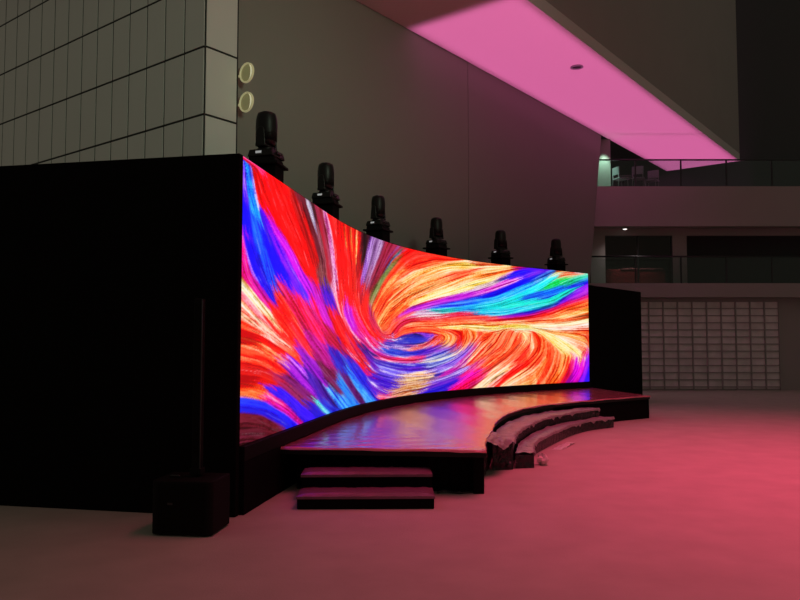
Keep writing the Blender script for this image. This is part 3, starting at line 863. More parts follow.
def artwork():
    """the swirling picture on the screen: brush strokes spread along their own flow"""
    pu, pv, tu, tv, pc, pw = [], [], [], [], [], []
    for line in STROKES.strip().split('\n'):
        t = line.split()
        thin = t[0].startswith('-')
        c = srgb(t[0].lstrip('-'))
        q = np.array([float(x) for x in t[1:]]).reshape(-1, 2)
        u = np.interp(q[:, 0], SK, COLW) * SPAN
        v = (q[:, 1] - Z0) / (Z1 - Z0)
        hh = np.interp(q[:, 0], SK, ROWH)
        for i in range(len(q) - 1):
            du, dv = u[i + 1] - u[i], (v[i + 1] - v[i]) * (hh[i] + hh[i + 1]) / 2
            L = math.hypot(du, dv)
            n = max(1, int(L / 1.6))
            for k in range(n + (i == len(q) - 2)):
                f = k / n
                pu.append(u[i] + (u[i + 1] - u[i]) * f)
                pv.append(v[i] + (v[i + 1] - v[i]) * f)
                tu.append(du / (L + 1e-6))
                tv.append(dv / (L + 1e-6))
                pc.append(c)
                pw.append(5.0 if thin else 1.0)
    pu, pv, tu, tv, pc, pw = map(np.array, (pu, pv, tu, tv, pc, pw))
    # fields on a coarse grid, then smoothly enlarged
    gu = np.linspace(0, SPAN, NU)
    gv = np.linspace(0, 1, NV)
    H = np.interp(np.interp(gu, COLW * SPAN, SK), SK, ROWH)      # height per column, same unit as u
    base = np.zeros((NV, NU, 3))
    fa = np.zeros((NV, NU))
    fb = np.zeros((NV, NU))
    for j in range(NU):
        near = np.abs(pu - gu[j]) < 26
        du = gu[j] - pu[near]
        dv = (gv[:, None] - pv[near][None, :]) * H[j]
        du = np.broadcast_to(du[None, :], dv.shape)
        al = du * tu[near] + dv * tv[near]
        ac = -du * tv[near] + dv * tu[near]
        d2 = ((al / 2.2) ** 2 + ac ** 2) * pw[near]
        d2m = d2.min(axis=1, keepdims=True)
        wc = np.exp(-(d2 - d2m) / (2 * 1.0 ** 2) / (1 + 0.12 * d2m))
        base[:, j] = (wc @ pc[near]) / wc.sum(1, keepdims=True)
        wd = np.exp(-(d2 - d2m) / (2 * 2.4 ** 2))
        c2 = tu[near] ** 2 - tv[near] ** 2
        s2 = 2 * tu[near] * tv[near]
        fa[:, j] = (wd @ c2) / wd.sum(1)
        fb[:, j] = (wd @ s2) / wd.sum(1)
    th = 0.5 * np.arctan2(fb, fa)
    du_c = SPAN / (NU - 1)
    img = base.copy()
    # thin streaks that carry one colour along the flow
    for layer in range(3):
        n = (3600, 4200, 3400)[layer]
        su = rng.uniform(0, NU - 1, n)
        sv = rng.uniform(0, NV - 1, n)
        iu, iv = su.astype(int), sv.astype(int)
        col = base[iv, iu].copy()
        lum = col @ np.array([0.3, 0.5, 0.2])
        # darker streaks are purer, lighter ones paler
        pale = np.clip((lum - 0.20) / 0.30, 0.0, 1.0)
        k = rng.uniform(0, 1, n)
        ex = np.where(k < 0.34, 1.1 + rng.uniform(0, 1, n) * (0.4 + 1.6 * pale), np.where(k < 0.70, 1.0, 1 - rng.uniform(0.05, 0.45, n) * (0.15 + 0.85 * pale)))
        col = np.clip(col, 0.002, 1) ** ex[:, None]
        deep = rng.uniform(0, 1, n) < (0.05, 0.05, 0.12)[layer] * (0.4 + 0.6 * pale)
        col = col * np.where(deep, rng.uniform(0.40, 0.70, n), 1.0)[:, None]
        white = (rng.uniform(0, 1, n) < 0.07)[:, None] * rng.uniform(0.03, 0.12, n)[:, None]
        col = col + white * (1 - col) * np.array([1.0, 0.75, 0.9])
        col = np.clip(col, 0, 1)
        half = rng.uniform(4, (16, 13, 15)[layer], n)
        for sgn in (1, -1):
            x, y = su.copy(), sv.copy()
            hx = hy = None
            for st in range(int(half.max() / 0.6)):
                ix, iy = np.clip(np.rint(x), 0, NU - 1).astype(int), np.clip(np.rint(y), 0, NV - 1).astype(int)
                on = (st * 0.6 < half) & (x >= 0) & (x < NU) & (y >= 0) & (y < NV)
                a = (0.75, 0.75, 0.85)[layer] * np.clip((half - st * 0.6) / 3, 0, 1)
                a = (a * on)[:, None]
                img[iy, ix] = img[iy, ix] * (1 - a) + col * a
                t = th[iy, ix]
                dx, dy = np.cos(t), np.sin(t)
                if hx is None:
                    hx, hy = dx * sgn, dy * sgn
                fl = np.where(dx * hx + dy * hy < 0, -1.0, 1.0)
                hx, hy = dx * fl, dy * fl
                x = x + hx * 0.6 / du_c
                y = y + hy * 0.6 / H[ix] * (NV - 1)
    # fine hair lines: noise smeared along the flow
    noise = rng.normal(0, 1, (NV, NU))
    noise = sum(np.roll(np.roll(noise, i, 0), j, 1) for i in (0, 1) for j in (0, 1, 2))
    acc = np.zeros((NV, NU))
    yy, xx = np.mgrid[0:NV, 0:NU].astype(float)
    for sgn in (1, -1):
        x, y = xx.copy(), yy.copy()
        hx, hy = np.cos(th) * sgn, np.sin(th) * sgn
        for st in range(32):
            ix, iy = np.clip(np.rint(x), 0, NU - 1).astype(int), np.clip(np.rint(y), 0, NV - 1).astype(int)
            acc += noise[iy, ix]
            dx, dy = np.cos(th[iy, ix]), np.sin(th[iy, ix])
            fl = np.where(dx * hx + dy * hy < 0, -1.0, 1.0)
            hx, hy = dx * fl, dy * fl
            x = x + hx * 0.7 / du_c
            y = y + hy * 0.7 / H[ix] * (NV - 1)
    acc = acc / acc.std()
    lum = img @ np.array([0.3, 0.5, 0.2])
    pale = np.clip((lum - 0.18) / 0.30, 0.0, 1.0)
    m = np.clip(acc, -2.2, 2.2)
    ex = np.where(m > 0, 1 + m * (0.28 + 1.0 * pale), 1 + m * (0.04 + 0.26 * pale))
    img = np.clip(img, 0.001, 1) ** ex[:, :, None]
    img *= (1 - np.clip(m - 0.7, 0, 1.5) * (0.20 + 0.12 * pale))[:, :, None]
    return gu, img


def led_mat():
    m = bpy.data.materials.new('led_picture')
    m.use_nodes = True
    nt = m.node_tree
    b = nt.nodes['Principled BSDF']
    b.inputs['Base Color'].default_value = (0.01, 0.01, 0.01, 1)
    b.inputs['Roughness'].default_value = 0.6
    at = nt.nodes.new('ShaderNodeAttribute')
    at.attribute_name = 'picture'
    nt.links.new(at.outputs['Color'], b.inputs['Emission Color'])
    b.inputs['Emission Strength'].default_value = 1.06
    return m


def ribbon(off, z0, z1, s0=0.0, s1=S_LEN, n=90):
    pts = [on_curve(s, off) for s in np.linspace(s0, s1, n)]
    return [[(x, y, z0) for x, y in pts], [(x, y, z1) for x, y in pts]]


def curved_block(off0, off1, z0, z1, s0=0.0, s1=S_LEN, n=90):
    ss = np.linspace(s0, s1, n)
    a = [on_curve(s, off0) for s in ss]
    b = [on_curve(s, off1) for s in ss]
    return MB().prism(a + b[::-1], z0, z1)


def curved_box(off0, off1, z0, z1, s0=0.0, s1=S_LEN, n=90):
    ss = np.linspace(s0, s1, n)
    a = [on_curve(s, off0) for s in ss]
    b = [on_curve(s, off1) for s in ss]
    m = MB()
    lo0, lo1 = [(x, y, z0) for x, y in a], [(x, y, z0) for x, y in b]
    hi0, hi1 = [(x, y, z1) for x, y in a], [(x, y, z1) for x, y in b]
    m.grid([lo0, lo1, hi1, hi0, lo0])
    m.sm = [False] * len(m.f)
    m.add([lo0[0], lo1[0], hi1[0], hi0[0]], [(0, 1, 2, 3)])
    m.add([lo0[-1], lo1[-1], hi1[-1], hi0[-1]], [(3, 2, 1, 0)])
    return m


screen = thing('led_screen', 'huge curved LED wall showing a multicoloured paint swirl behind the stage', 'screen', (*on_curve(7.1), 0))
screen_off = Vector((*on_curve(7.1), 0))


def under(o, root):
    """keep world coordinates while parenting to a moved, unrotated root"""
    o.parent = root
    o.location = -Vector(root.location)
    return o


gu, img = artwork()
scol = np.interp(gu / SPAN, COLW, SK)
me = bpy.data.meshes.new('display')
xy = np.array([on_curve(s) for s in scol])
zz = np.linspace(Z0, Z1, NV)
verts = np.empty((NV, NU, 3))
verts[:, :, 0] = xy[None, :, 0]
verts[:, :, 1] = xy[None, :, 1]
verts[:, :, 2] = zz[:, None]
idx = np.arange(NV * NU).reshape(NV, NU)
faces = np.stack([idx[:-1, :-1], idx[:-1, 1:], idx[1:, 1:], idx[1:, :-1]], -1).reshape(-1, 4)
me.from_pydata(verts.reshape(-1, 3).tolist(), [], faces.tolist())
at = me.color_attributes.new('picture', 'FLOAT_COLOR', 'POINT')
rgba = np.ones((NV * NU, 4))
rgba[:, :3] = img.reshape(-1, 3)
at.data.foreach_set('color', rgba.ravel().astype(np.float32))
me.materials.append(led_mat())
disp = bpy.data.objects.new('display', me)
COL.objects.link(disp)
under(disp, screen)
disp['label'] = 'glowing display with red, blue, cyan and cream swirling paint strokes'
under(curved_box(-0.012, -0.16, Z0 - 0.02, Z1 + 0.012, 0, S_LEN).build('cabinet', M_black), screen)
under(curved_box(0.05, -0.14, DECK + 0.012, Z0 - 0.005, 0, S_LEN).build('bottom_trim', M_black, bevel=0.008), screen)

# black base the screen stands on
pl = tag(curved_box(0.048, -0.16, 0.0, DECK + 0.010, 0.0, S_LEN).build('screen_base', M_cloth), 'black curved base under the LED wall, seen left of the stage', 'base')

# ------------------------------------------------------------------ black panels closing both ends
lx, ly = on_curve(0, 0)
p0 = Vector((lx - 0.012, ly - 0.10, 0))
p1 = Vector((-4.4, 7.62, 0))
dv = (p1 - p0).normalized()
nv = Vector((-dv.y, dv.x, 0))
if nv.y > 0:
    nv = -nv


def flat(name, a, b, h0, h1, th, label):
    d = (b - a).normalized()
    n = Vector((-d.y, d.x, 0))
    if n.y < 0:
        n = -n
    q = [a, b, b + n * th, a + n * th]
    hs = [h0, h1, h1, h0]
    m = MB()
    m.add([(p.x, p.y, 0) for p in q] + [(p.x, p.y, h) for p, h in zip(q, hs)],
          [(3, 2, 1, 0), (4, 5, 6, 7), (0, 1, 5, 4), (1, 2, 6, 5), (2, 3, 7, 6), (3, 0, 4, 7)])
    o = m.build(name, M_cloth, bevel=0.01)
    return tag(o, label, 'panel')


flat('black_panel', p0, p1, 3.405, 3.41, 0.08, 'tall matt black side panel beside the left end of the LED wall')
rx, ry = on_curve(S_LEN, 0)
flat('black_panel', Vector((rx + 0.03, ry + 0.02, 0)), Vector((6.76, 21.0, 0)), 3.11, 3.05, 0.4, 'matt black side panel beyond the right end of the LED wall')

# ------------------------------------------------------------------ stage
edge = np.array([(0.90, 7.93), (0.93, 8.35), (1.02, 9.0), (1.19, 9.85), (1.37, 10.87), (1.66, 11.95), (2.06, 12.92),
                 (2.58, 13.75), (3.30, 14.50), (3.87, 15.0), (4.50, 15.55), (5.38, 16.24)])


def smooth_line(p, n):
    p = np.asarray(p, float)
    d = np.concatenate([[0], np.cumsum(np.hypot(*np.diff(p, axis=0).T))])
    t = np.linspace(0, d[-1], n)
    # Catmull-Rom through the points
    out = []
    for q in t:
        i = min(int(np.searchsorted(d, q, side='right')) - 1, len(p) - 2)
        f = (q - d[i]) / (d[i + 1] - d[i])
        a, b, c, e = p[max(i - 1, 0)], p[i], p[i + 1], p[min(i + 2, len(p) - 1)]
        out.append(0.5 * (2 * b + (c - a) * f + (2 * a - 5 * b + 4 * c - e) * f * f + (3 * b - a - 3 * c + e) * f ** 3))
    return np.array(out)


curve_edge = smooth_line(edge, 70)
A = np.array((-1.30, 8.19))
front = np.linspace(A, edge[0], 18)[:-1]
rim = np.vstack([front, curve_edge])
S_A = 1.10
tip_back = on_curve(S_LEN, 0.06)
back = np.array([on_curve(s, 0.052) for s in np.linspace(S_A, S_LEN, len(rim))])

stage = thing('stage', 'low black stage with a wide film-covered top in front of the LED wall', 'stage', (1.5, 12.0, 0))
poly = [tuple(p) for p in rim] + [tuple(p) for p in back[::-1]]
under(MB().prism(poly, DECK - 0.07, DECK - 0.004).build('deck', M_plastic), stage)
# film over the top, with a wrinkled lip hanging over the front
rows = []
for f in np.linspace(0, 1, 40):
    r = []
    for i in range(len(rim)):
        x, y = rim[i] * (1 - f) + back[i] * f
        wv = 0.0025 * math.sin(9 * x + 3 * y) + 0.002 * math.sin(17 * y - 6 * x) + rng.normal(0, 0.0008)
        r.append((x, y, DECK + 0.004 + wv))
    rows.append(r)
lip = []
lip2 = []
for i in range(len(rim)):
    t = rim[min(i + 1, len(rim) - 1)] - rim[max(i - 1, 0)]
    t = t / np.hypot(*t)
    n = np.array((t[1], -t[0]))
    o = 0.012 + 0.006 * math.sin(i * 1.7)
    lip.append((rim[i][0] + n[0] * o, rim[i][1] + n[1] * o, DECK - 0.006))
    lip2.append((rim[i][0] + n[0] * (o + .004), rim[i][1] + n[1] * (o + .004), DECK - 0.014 - 0.004 * math.sin(i * 0.9) - rng.uniform(0, .006)))
film = MB().grid([lip2, lip] + rows)
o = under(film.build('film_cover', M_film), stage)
o['label'] = 'clear plastic film reflecting the screen colours'

# cloth skirt under the overhanging front, risers along the curve and the short right end
sk = []
for z in (0.0, 0.2, DECK - 0.072):
    r = []
    for i in range(90):
        f = i / 89
        x, y = A[0] + 0.16 + (edge[0][0] - 0.03 - A[0] - 0.16) * f, 8.40 + (8.20 - 8.40) * f
        d = 0.012 * math.sin(i * 1.1) * (1.2 - z)
        r.append((x, y - d, z))
    sk.append(r)
under(MB().grid(sk).build('front_skirt', M_cloth), stage)
mb = MB()
mb.box((edge[0][0] - 0.06, 8.15, (DECK - 0.07) / 2), (0.12, 0.1, DECK - 0.07))
under(mb.build('corner_post', M_cloth, bevel=0.01), stage)
rs = []
inner = curve_edge - 0.0
for z in (0.0, 0.12, 0.24, DECK - 0.072):
    r = []
    for i in range(len(inner)):
        t = inner[min(i + 1, len(inner) - 1)] - inner[max(i - 1, 0)]
        t = t / np.hypot(*t)
        n = np.array((t[1], -t[0]))
        o = -0.03 + 0.008 * math.sin(i * 2.1 + z * 9)
        if i < 4:
            o -= 0.02
        r.append((inner[i][0] + n[0] * o, max(inner[i][1] + n[1] * o, 8.17), z))
    rs.append(r)
k_ = 46
under(MB().grid([r[:k_ + 1] for r in rs]).build('curved_riser', M_riser), stage)['label'] = 'riser with shiny crinkled film behind the steps'
under(MB().grid([r[k_:] for r in rs]).build('plain_riser', M_cloth), stage)
rs = []
for z in (0.0, DECK - 0.072):
    rs.append([(edge[-1][0] - 0.03 + (tip_back[0] - edge[-1][0]) * f, edge[-1][1] - 0.02 + (tip_back[1] - edge[-1][1]) * f, z) for f in (0, 0.5, 0.98)])
under(MB().grid(rs, smooth=False).build('end_riser', M_cloth), stage)

# ------------------------------------------------------------------ two curved steps wrapped in film
out1 = smooth_line([(1.44, 9.65), (1.53, 10.15), (1.67, 10.75), (2.05, 11.85), (2.52, 12.85), (3.12, 13.75), (3.85, 14.58)], 60)
in1 = smooth_line([(1.17, 9.60), (1.22, 9.85), (1.41, 10.95), (1.71, 11.95), (2.10, 12.88), (2.62, 13.71), (3.33, 14.45), (3.70, 14.80)], 60)
out2 = smooth_line([(1.73, 9.78), (1.82, 10.35), (1.98, 11.0), (2.40, 11.95), (2.98, 13.15), (3.52, 13.95), (4.09, 14.46)], 60)
in2 = smooth_line([(1.48, 9.72), (1.57, 10.15), (1.70, 10.75), (2.08, 11.85), (2.55, 12.85), (3.15, 13.75), (3.88, 14.56)], 60)


def curved_step(inner, outer, h, label):
    c = inner.mean(0)
    st = thing('curved_step', label, 'step', (c[0], c[1], 0), group='curved stage steps')
    poly = [tuple(p) for p in outer] + [tuple(p) for p in inner[::-1]]
    under(MB().prism(poly, 0.0, h - 0.012).build('step_body', M_riser, bevel=0.006), st)
    n = len(inner)
    rows = []
    for f in (0.0, 0.2, 0.4, 0.6, 0.8, 1.0):
        r = []
        for i in range(n):
            x, y = inner[i] * (1 - f) + outer[i] * f
            r.append((x + rng.normal(0, .004), y + rng.normal(0, .004), h + 0.004 + abs(rng.normal(0, 0.007)) + 0.012 * max(0, math.sin(i * 0.6 + f * 4))))
        rows.append(r)
    lipr, lipr2 = [], []
    for i in range(n):
        t = outer[min(i + 1, n - 1)] - outer[max(i - 1, 0)]
        t = t / np.hypot(*t)
        q = np.array((t[1], -t[0]))
        o = 0.02 + rng.uniform(-.006, .01)
        lipr.append((outer[i][0] + q[0] * o, outer[i][1] + q[1] * o, h - 0.008 + rng.uniform(-.008, .02)))
        drop = 0.006 + 0.014 * rng.uniform() + (0.04 if rng.uniform() < 0.12 else 0)
        lipr2.append((outer[i][0] + q[0] * (o + .006), outer[i][1] + q[1] * (o + .006), h - 0.008 - drop))
    f = under(MB().grid(rows + [lipr, lipr2]).build('film_cover', M_crinkle), st)
    f['label'] = 'crinkled clear film over the tread'
    return st


curved_step(in1, out1, 0.345, 'upper of the two curved film-wrapped steps, against the stage edge')
curved_step(in2, out2, 0.185, 'lower of the two curved film-wrapped steps, nearest the open floor')

# loose film hanging from the stage corner onto the steps, and scraps on the floor


def crumple(name, pts, amp, label, seed, nx=14, ny=10, base=0.0):
    r = np.random.default_rng(seed)
    a, b, c, d = [np.array(p, float) for p in pts]
    rows = []
    for j in range(ny):
        v = j / (ny - 1)
        row = []
        for i in range(nx):
            u = i / (nx - 1)
            p = a * (1 - u) * (1 - v) + b * u * (1 - v) + c * u * v + d * (1 - u) * v
            e = r.normal(0, amp, 3)
            p = p + e * np.array((0.6, 0.6, 0.0)) + np.array((0, 0, abs(e[2]) * (4 * u * (1 - u) + 0.15) + 0.002))
            row.append(tuple(p))
        rows.append(row)
    o = MB().grid(rows).build(name, M_scrap if label else M_crinkle)
    return tag(o, label, 'plastic film') if label else o


o = crumple('hanging_film', [(1.00, 8.85, 0.466), (1.27, 9.20, 0.31), (1.44, 9.66, 0.352), (1.20, 9.9, 0.455)], 0.010, None, 3)
under(o, stage)
o['label'] = 'loose clear film draped from the stage corner'
r_ = np.random.default_rng(5)
ball = []
for j in range(9):
    ph = math.pi * j / 8
    row = []
    for i in range(15):
        a = 2 * math.pi * i / 14
        q = 0.078 * (1 + (r_.normal(0, 0.16) if i < 14 else 0))
        row.append((1.885 + q * math.sin(ph) * math.cos(a), 10.02 + q * math.sin(ph) * math.sin(a), max(0.003, 0.07 - q * math.cos(ph))))
    row[-1] = row[0]
    ball.append(row)
tag(MB().grid(ball, smooth=False).build('film_scrap', M_scrap), 'small pale ball of crumpled film at the near end of the lower step', 'plastic film')
crumple('film_scrap', [(2.30, 11.45, 0), (2.72, 12.30, 0), (2.84, 12.22, 0), (2.44, 11.40, 0)], 0.015, 'flat strip of clear film lying on the floor along the lower step', 8)

# ------------------------------------------------------------------ front step block
sb = thing('step_block', 'two-tread dark step block with rounded edges in front of the stage', 'steps', (-0.34, 7.75, 0), 0.02)
MB().box((0, -0.19, 0.062), (1.33, 0.40, 0.125)).build('lower_riser', M_cloth, sb, 0.012)
MB().box((0, 0.21, 0.13), (1.33, 0.40, 0.26)).build('upper_riser', M_cloth, sb, 0.012)


def pad(name, y, z, dy):
    rows = []
    hx = 0.672
    nx, ny = 40, 10
    for j in range(ny):
        v = -1 + 2 * j / (ny - 1)
        row = []
        for i in range(nx):
            u = -1 + 2 * i / (nx - 1)
            edge_f = max(abs(u) ** 14, abs(v) ** 6)
            row.append((u * hx, y + v * dy / 2, z + 0.022 - 0.022 * edge_f + rng.normal(0, 0.002)))
        rows.append(row)
    m = MB().grid(rows)
    m.box((0, y, z - 0.012), (hx * 2, dy, 0.024))
    return m.build(name, M_stepfilm, sb, fix=False)


pad('lower_tread', -0.19, 0.125, 0.42)['label'] = 'film-covered lower tread with a pink sheen'
pad('upper_tread', 0.21, 0.265, 0.42)['label'] = 'film-covered upper tread with a pink sheen'

# cable end by the stage foot
pts = [(0.40, 8.12, 0.012), (0.46, 8.15, 0.03), (0.55, 8.14, 0.012), (0.64, 8.10, 0.012), (0.70, 8.12, 0.012), (0.78, 8.15, 0.012)]
pts = [(x, y, z) for (x, y), z in zip(smooth_line([(p[0], p[1]) for p in pts], 30), np.interp(np.linspace(0, 1, 30), np.linspace(0, 1, 6), [p[2] for p in pts]))]
tag(MB().tube(pts, 0.011, 8).build('cable', M_metal), 'short dark cable lying on the floor under the stage front', 'cable')

# ------------------------------------------------------------------ column loudspeaker by the left panel
spk = thing('column_speaker', 'slim black column loudspeaker on a subwoofer before the left panel', 'speaker', (-1.795, 6.55, 0), -0.12)
sub = MB()
prof = []
hw, hd = 0.265, 0.225
for cx_, cy_, a0 in ((hw - 0.05, -hd + 0.05, -90), (hw - 0.02, hd - 0.02, 0), (-hw + 0.02, hd - 0.02, 90), (-hw + 0.05, -hd + 0.05, 180)):
    r_ = 0.05 if cy_ < 0 else 0.02
    for k in range(7):
        a = math.radians(a0 + 15 * k)
        prof.append((cx_ + r_ * math.cos(a), cy_ + r_ * math.sin(a)))
sub.prism(prof, 0.012, 0.455)
subo = sub.build('subwoofer', M_black, spk, 0.012)
gr = MB().box((0, -hd - 0.004, 0.24), (0.40, 0.012, 0.40)).build('grille', mat('speaker_grille', (0.0035, 0.0035, 0.0035), 0.7, spec=0.1, bump=(220, 0.6, 0.004)), subo, 0.004)
MB().box((-0.09, -hd - 0.012, 0.27), (0.045, 0.006, 0.018)).build('badge', M_metal, subo)
MB().tube([(-0.17, -0.06, 0.456), (-0.16, -0.06, 0.472), (-0.09, -0.06, 0.472), (-0.08, -0.06, 0.456)], 0.008).build('carry_handle', M_metal, subo)
for x in (-0.19, 0.19):
    for y in (-0.17, 0.17):
        MB().lathe([(0.018, 0), (0.02, 0.012)], 12, (x, y, 0)).build('rubber_foot', M_black, subo)
MB().box((0.035, 0.03, 1.235), (0.075, 0.085, 1.52)).build('column', M_black, spk, 0.012)
MB().box((0.074, -0.0145, 1.235), (0.010, 0.008, 1.50)).build('edge_highlight', M_metal, spk)['label'] = 'thin metal strip drawn as the highlight on the column edge'  # strip put in for the highlight along the column's corner
MB().box((0.035, 0.03, 0.50), (0.10, 0.11, 0.055)).build('column_socket', M_black, spk, 0.006)
MB().box((0.035, -0.0145, 1.30), (0.056, 0.006, 1.30)).build('column_grille', MATS['speaker_grille'], spk)

# ------------------------------------------------------------------ lighting towers and moving heads along the top of the screen
SPOTS = [(1.80, 3.82, 'over the blue near corner, largest of the row'),
         (4.42, 3.83, 'second from the left, over red and pale pink streaks'),
         (6.74, 3.77, 'third from the left, over lavender streaks'),
         (9.01, 3.70, 'fourth from the left, over red and orange strokes'),
         (11.34, 3.70, 'fifth from the left, where cream meets blue'),
         (13.43, 3.69, 'over the green far corner, smallest of the row')]

TOWERS = ['black tower box under the largest stage light, at the blue near corner of the screen',
          'black tower box under the second stage light from the left',
          'black tower box under the third stage light from the left',
          'black tower box under the fourth stage light from the left',
          'black tower box under the fifth stage light from the left',
          'black tower box under the smallest stage light, at the green far corner of the screen']

M_lens = mat('lamp_lens', (0.06, 0.065, 0.075), 0.08, spec=0.8)
M_disp = glow('lamp_display', (0.70, 0.72, 0.75), 0.28)


def make_head(label):
    t = thing('moving_head_light', label, 'stage light', group='moving heads along the screen top')
    b = MB()
    b.box((0, 0, 0.055), (0.34, 0.34, 0.09), taper=0.88)
    bo = b.build('base', M_plastic, t, 0.012)
    for x in (-0.15, 0.15):
        for y in (-0.12, 0.12):
            MB().lathe([(0.02, 0), (0.022, 0.014)], 10, (x, y, 0)).build('rubber_foot', M_black, bo)
    MB().box((-0.02, -0.160, 0.060), (0.075, 0.012, 0.028)).build('display', M_disp, bo)['label'] = 'small pale menu display'
    for s in (-1, 1):
        MB().box((s * 0.172, 0, 0.06), (0.02, 0.12, 0.025)).build('carry_handle', M_metal, bo, 0.006)
    y = MB()
    y.lathe([(0.10, 0.098), (0.11, 0.104), (0.11, 0.13), (0.10, 0.136)], 24)
    y.box((0, 0, 0.150), (0.13, 0.32, 0.034))
    yo = y.build('yoke', M_plastic, t, 0.006)
    for s in (-1, 1):
        m = MB()
        pr = [(-0.065, 0.14), (0.065, 0.14), (0.055, 0.28), (0.045, 0.345), (0.02, 0.372), (-0.02, 0.372), (-0.045, 0.345), (-0.055, 0.28)]
        x0, x1 = s * 0.134, s * 0.162
        vs = [(a, x0, z) for a, z in pr] + [(a, x1, z) for a, z in pr]
        n = len(pr)
        m.add(vs, [tuple(range(n)), tuple(range(n, 2 * n))[::-1]] + [(i, i + n, (i + 1) % n + n, (i + 1) % n) for i in range(n)])
        m.build('yoke_arm', M_plastic, yo, 0.01)
    h = MB()
    h.lathe([(0.05, 0.172), (0.095, 0.178), (0.112, 0.205), (0.122, 0.27), (0.129, 0.34), (0.131, 0.41), (0.128, 0.47), (0.120, 0.525), (0.108, 0.560), (0.090, 0.568)], 28)
    ho = h.build('lamp_head', M_plastic, t)
    f = MB()
    for k in range(7):
        f.lathe([(0.122, 0), (0.129, 0.004), (0.129, 0.008), (0.122, 0.012)], 28, (0, 0, 0.225 + k * 0.015))
    f.build('cooling_fins', M_black, ho)
    MB().lathe([(0.074, 0.566), (0.074, 0.578), (0.05, 0.586), (0.01, 0.589)], 28).build('lens', M_lens, ho)
    return t


proto = None
for i, (s, zb, where) in enumerate(SPOTS):
    x, y = on_curve(s, -0.40)
    a = ang(s)
    rz = a - math.pi / 2 - 0.15
    tw = thing('lamp_tower', TOWERS[i], 'stand', (x, y, 0), a, 'black boxes under the moving heads')
    w_ = 0.32
    MB().box((0, 0, (zb - 0.1) / 2), (w_, 0.34, zb - 0.1)).build('tower_box', M_cloth, tw, 0.01)
    MB().box((0, 0, zb - 0.078), (0.44, 0.42, 0.03)).build('top_board', M_black, tw, 0.005)
    MB().box((0, 0, zb - 0.032), (0.33, 0.32, 0.062)).build('riser_plate', M_black, tw, 0.005)
    label = 'black upright stage light ' + where
    if proto is None:
        proto = make_head(label)
        proto.location = (x, y, zb)
        proto.rotation_euler = (0, 0, rz)
    else:
        copy_thing(proto, (x, y, zb), rz, label)

# ------------------------------------------------------------------ round lights in the back wall
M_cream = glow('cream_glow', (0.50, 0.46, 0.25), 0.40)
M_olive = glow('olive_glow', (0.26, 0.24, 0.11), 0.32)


def port(z, label):
    c = wp(0.0, z, 0.25)
    t = thing('wall_light', label, 'wall light', c, math.atan2(-AX.y, -AX.x) , 'round lights on the back wall')
    # each disc faces local +X, edge-on to the wall, held by a short bracket

    def turn(m):
        m.v = [(zz_, x_, y_) for x_, y_, zz_ in m.v]
        return m
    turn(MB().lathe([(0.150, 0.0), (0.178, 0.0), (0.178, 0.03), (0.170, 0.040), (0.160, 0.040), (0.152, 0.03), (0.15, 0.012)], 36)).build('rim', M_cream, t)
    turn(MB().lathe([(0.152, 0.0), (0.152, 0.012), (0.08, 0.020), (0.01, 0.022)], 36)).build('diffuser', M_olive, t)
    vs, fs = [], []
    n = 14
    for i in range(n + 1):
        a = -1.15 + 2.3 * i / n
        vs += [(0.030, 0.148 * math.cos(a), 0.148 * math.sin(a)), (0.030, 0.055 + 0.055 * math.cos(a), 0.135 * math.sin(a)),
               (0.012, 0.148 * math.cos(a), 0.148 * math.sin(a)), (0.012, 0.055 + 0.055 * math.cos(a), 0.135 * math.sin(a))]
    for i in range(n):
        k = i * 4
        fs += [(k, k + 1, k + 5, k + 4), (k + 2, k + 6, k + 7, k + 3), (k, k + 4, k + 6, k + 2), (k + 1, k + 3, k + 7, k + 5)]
    MB().add(vs, fs).build('highlight', glow('bright_cream', (0.85, 0.82, 0.55), 0.5), t)['label'] = 'bright crescent reflector'  # glowing crescent painted for the lit inner side of the round recess
    MB().box((-0.02, -0.225, 0), (0.03, 0.11, 0.04)).build('bracket', M_cream, t)


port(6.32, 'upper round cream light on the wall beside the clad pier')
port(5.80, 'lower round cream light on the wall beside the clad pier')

# ------------------------------------------------------------------ soffit fitting
p = wp(9.56, zs, 2.09)
t = thing('ceiling_downlight', 'small round unlit downlight set in the pink soffit', 'ceiling light', (p[0], p[1], zs))
MB().lathe([(0.16, 0.0), (0.17, -0.02), (0.13, -0.03), (0.12, -0.012)], 24).build('rim', M_grey, t)
MB().lathe([(0.12, -0.004), (0.12, -0.013), (0.02, -0.014)], 24).build('lens', M_metal, t)

# ------------------------------------------------------------------ gallery fittings
M_glass = glass_mat('balustrade_glass', (0.82, 0.9, 0.88))


def balustrade(z, x0, x1, y, label):
    t = thing('glass_balustrade', label, 'balustrade', ((x0 + x1) / 2, y, z))
    hw_ = (x1 - x0) / 2
    n = max(2, round((x1 - x0) / 1.6))
    for i in range(n):
        a = -hw_ + 2 * hw_ * i / n + 0.02
        b = -hw_ + 2 * hw_ * (i + 1) / n - 0.02
        MB().box(((a + b) / 2, 0, 0.47), (b - a, 0.014, 0.9)).build('glass_pane', M_glass, t)
    MB().tube([(-hw_, 0, 0.95), (hw_, 0, 0.95)], 0.028, 10).build('handrail', M_metal, t)
    for i in range(n + 1):
        MB().box((-hw_ + 2 * hw_ * i / n, 0, 0.46), (0.05, 0.03, 0.92)).build('post', M_metal, t)


balustrade(7.0, 6.56, 16.0, FY + 0.12, 'glass balustrade with dark handrail on the upper gallery parapet')
balustrade(3.66, 6.56, 16.0, FY + 0.30, 'glass balustrade before the dark window of the lower gallery')


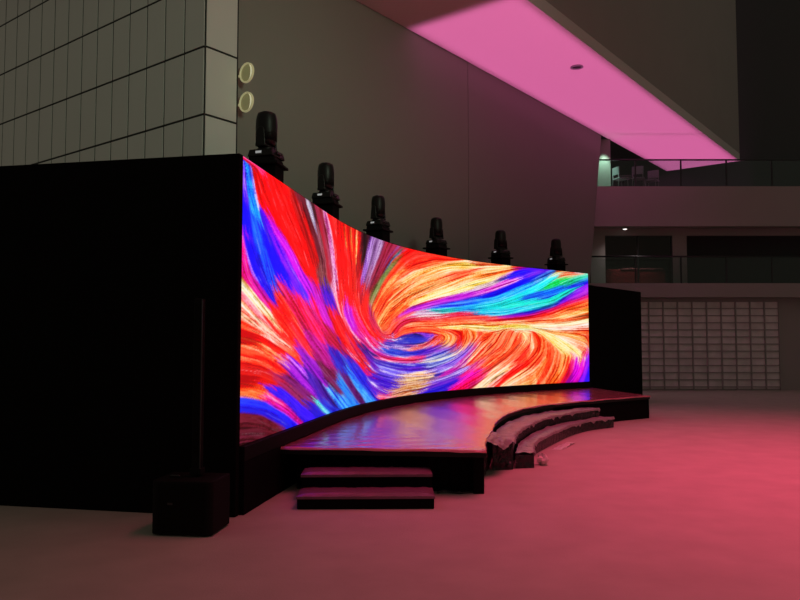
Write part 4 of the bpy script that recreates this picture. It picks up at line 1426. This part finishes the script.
def chair(label):
    t = thing('gallery_chair', label, 'chair', group='chairs on the upper gallery')
    MB().box((0, 0, 0.45), (0.42, 0.42, 0.05)).build('seat', M_grey, t, 0.02)
    MB().box((0, 0.2, 0.72), (0.40, 0.04, 0.28)).build('backrest', M_grey, t, 0.015)
    for sx in (-1, 1):
        MB().tube([(sx * 0.18, -0.18, 0), (sx * 0.17, -0.16, 0.44)], 0.014).build('leg', M_grey, t)
        MB().tube([(sx * 0.18, 0.24, 0), (sx * 0.17, 0.2, 0.45), (sx * 0.17, 0.21, 0.62)], 0.014).build('leg', M_grey, t)
    return t


# the gallery floor the chairs stand on
struct(MB().box((12.6, FY + 3.2, 6.70), (12.4, 5.5, 0.5)).build('floor_gallery', M_wall2))
c0 = chair('grey gallery chair beside the lit pier, behind the glass')
c0.location = (7.80, FY + 0.70, 6.95)
c0.rotation_euler = (0, 0, 1.9)
copy_thing(c0, (8.42, FY + 0.66, 6.95), 2.7, 'grey gallery chair turned towards the balustrade, second from the lit pier')
copy_thing(c0, (8.98, FY + 0.95, 6.95), -0.6, 'grey gallery chair with its back to the wall, third from the lit pier')
t = thing('gallery_table', 'small round table behind the upper glass balustrade', 'table', (8.20, FY + 1.75, 6.95))
MB().lathe([(0.36, 0.72), (0.38, 0.735), (0.36, 0.75)], 24).build('tabletop', M_grey, t)
MB().tube([(0, 0, 0.02), (0, 0, 0.72)], 0.03).build('pedestal', M_metal, t)
MB().lathe([(0.24, 0), (0.22, 0.02), (0.04, 0.035)], 24).build('foot', M_metal, t)

# lit recessed lamp in the head of the lower gallery
t = thing('recessed_lamp', 'small lit white downlight above the dark gallery window', 'ceiling light', (7.83, FY + 0.42, 5.615))
MB().lathe([(0.10, 0.0), (0.11, -0.015), (0.08, -0.03), (0.075, -0.01)], 20).build('rim', M_grey, t)
MB().lathe([(0.075, -0.008), (0.07, -0.04), (0.03, -0.055)], 20).build('bulb', glow('lamp_white', (1.0, 0.96, 0.9), 1.5), t)

spot_light('interior_fill', (8.1, FY + 0.98, 5.25), (8.4, FY + 1.4, 3.9), 70, (1.0, 0.55, 0.52), 100, 0.8)  # added fill behind the window to brighten the red box, no lamp there
spot_light('recess_lamp', (7.83, FY + 0.42, 5.54), (7.7, FY + 0.5, 3.7), 34, (1.0, 0.86, 0.80), 120, 0.8)
# low red box standing in for the pinkish reflection in the gallery window
t = thing('reflection_box', 'low dull red box standing in for the reflection in the lower gallery window', 'reflection_box', (8.4, FY + 1.6, 3.54))
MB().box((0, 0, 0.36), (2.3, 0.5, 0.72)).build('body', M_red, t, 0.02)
MB().box((0.3, 0, 0.745), (1.5, 0.56, 0.05)).build('top', mat('reflection_top', (0.5, 0.3, 0.32), 0.4), t, 0.01)
struct(MB().box((12.6, FY + 1.6, 3.50), (12.4, 2.2, 0.08)).build('floor_lower_gallery', M_wall2))
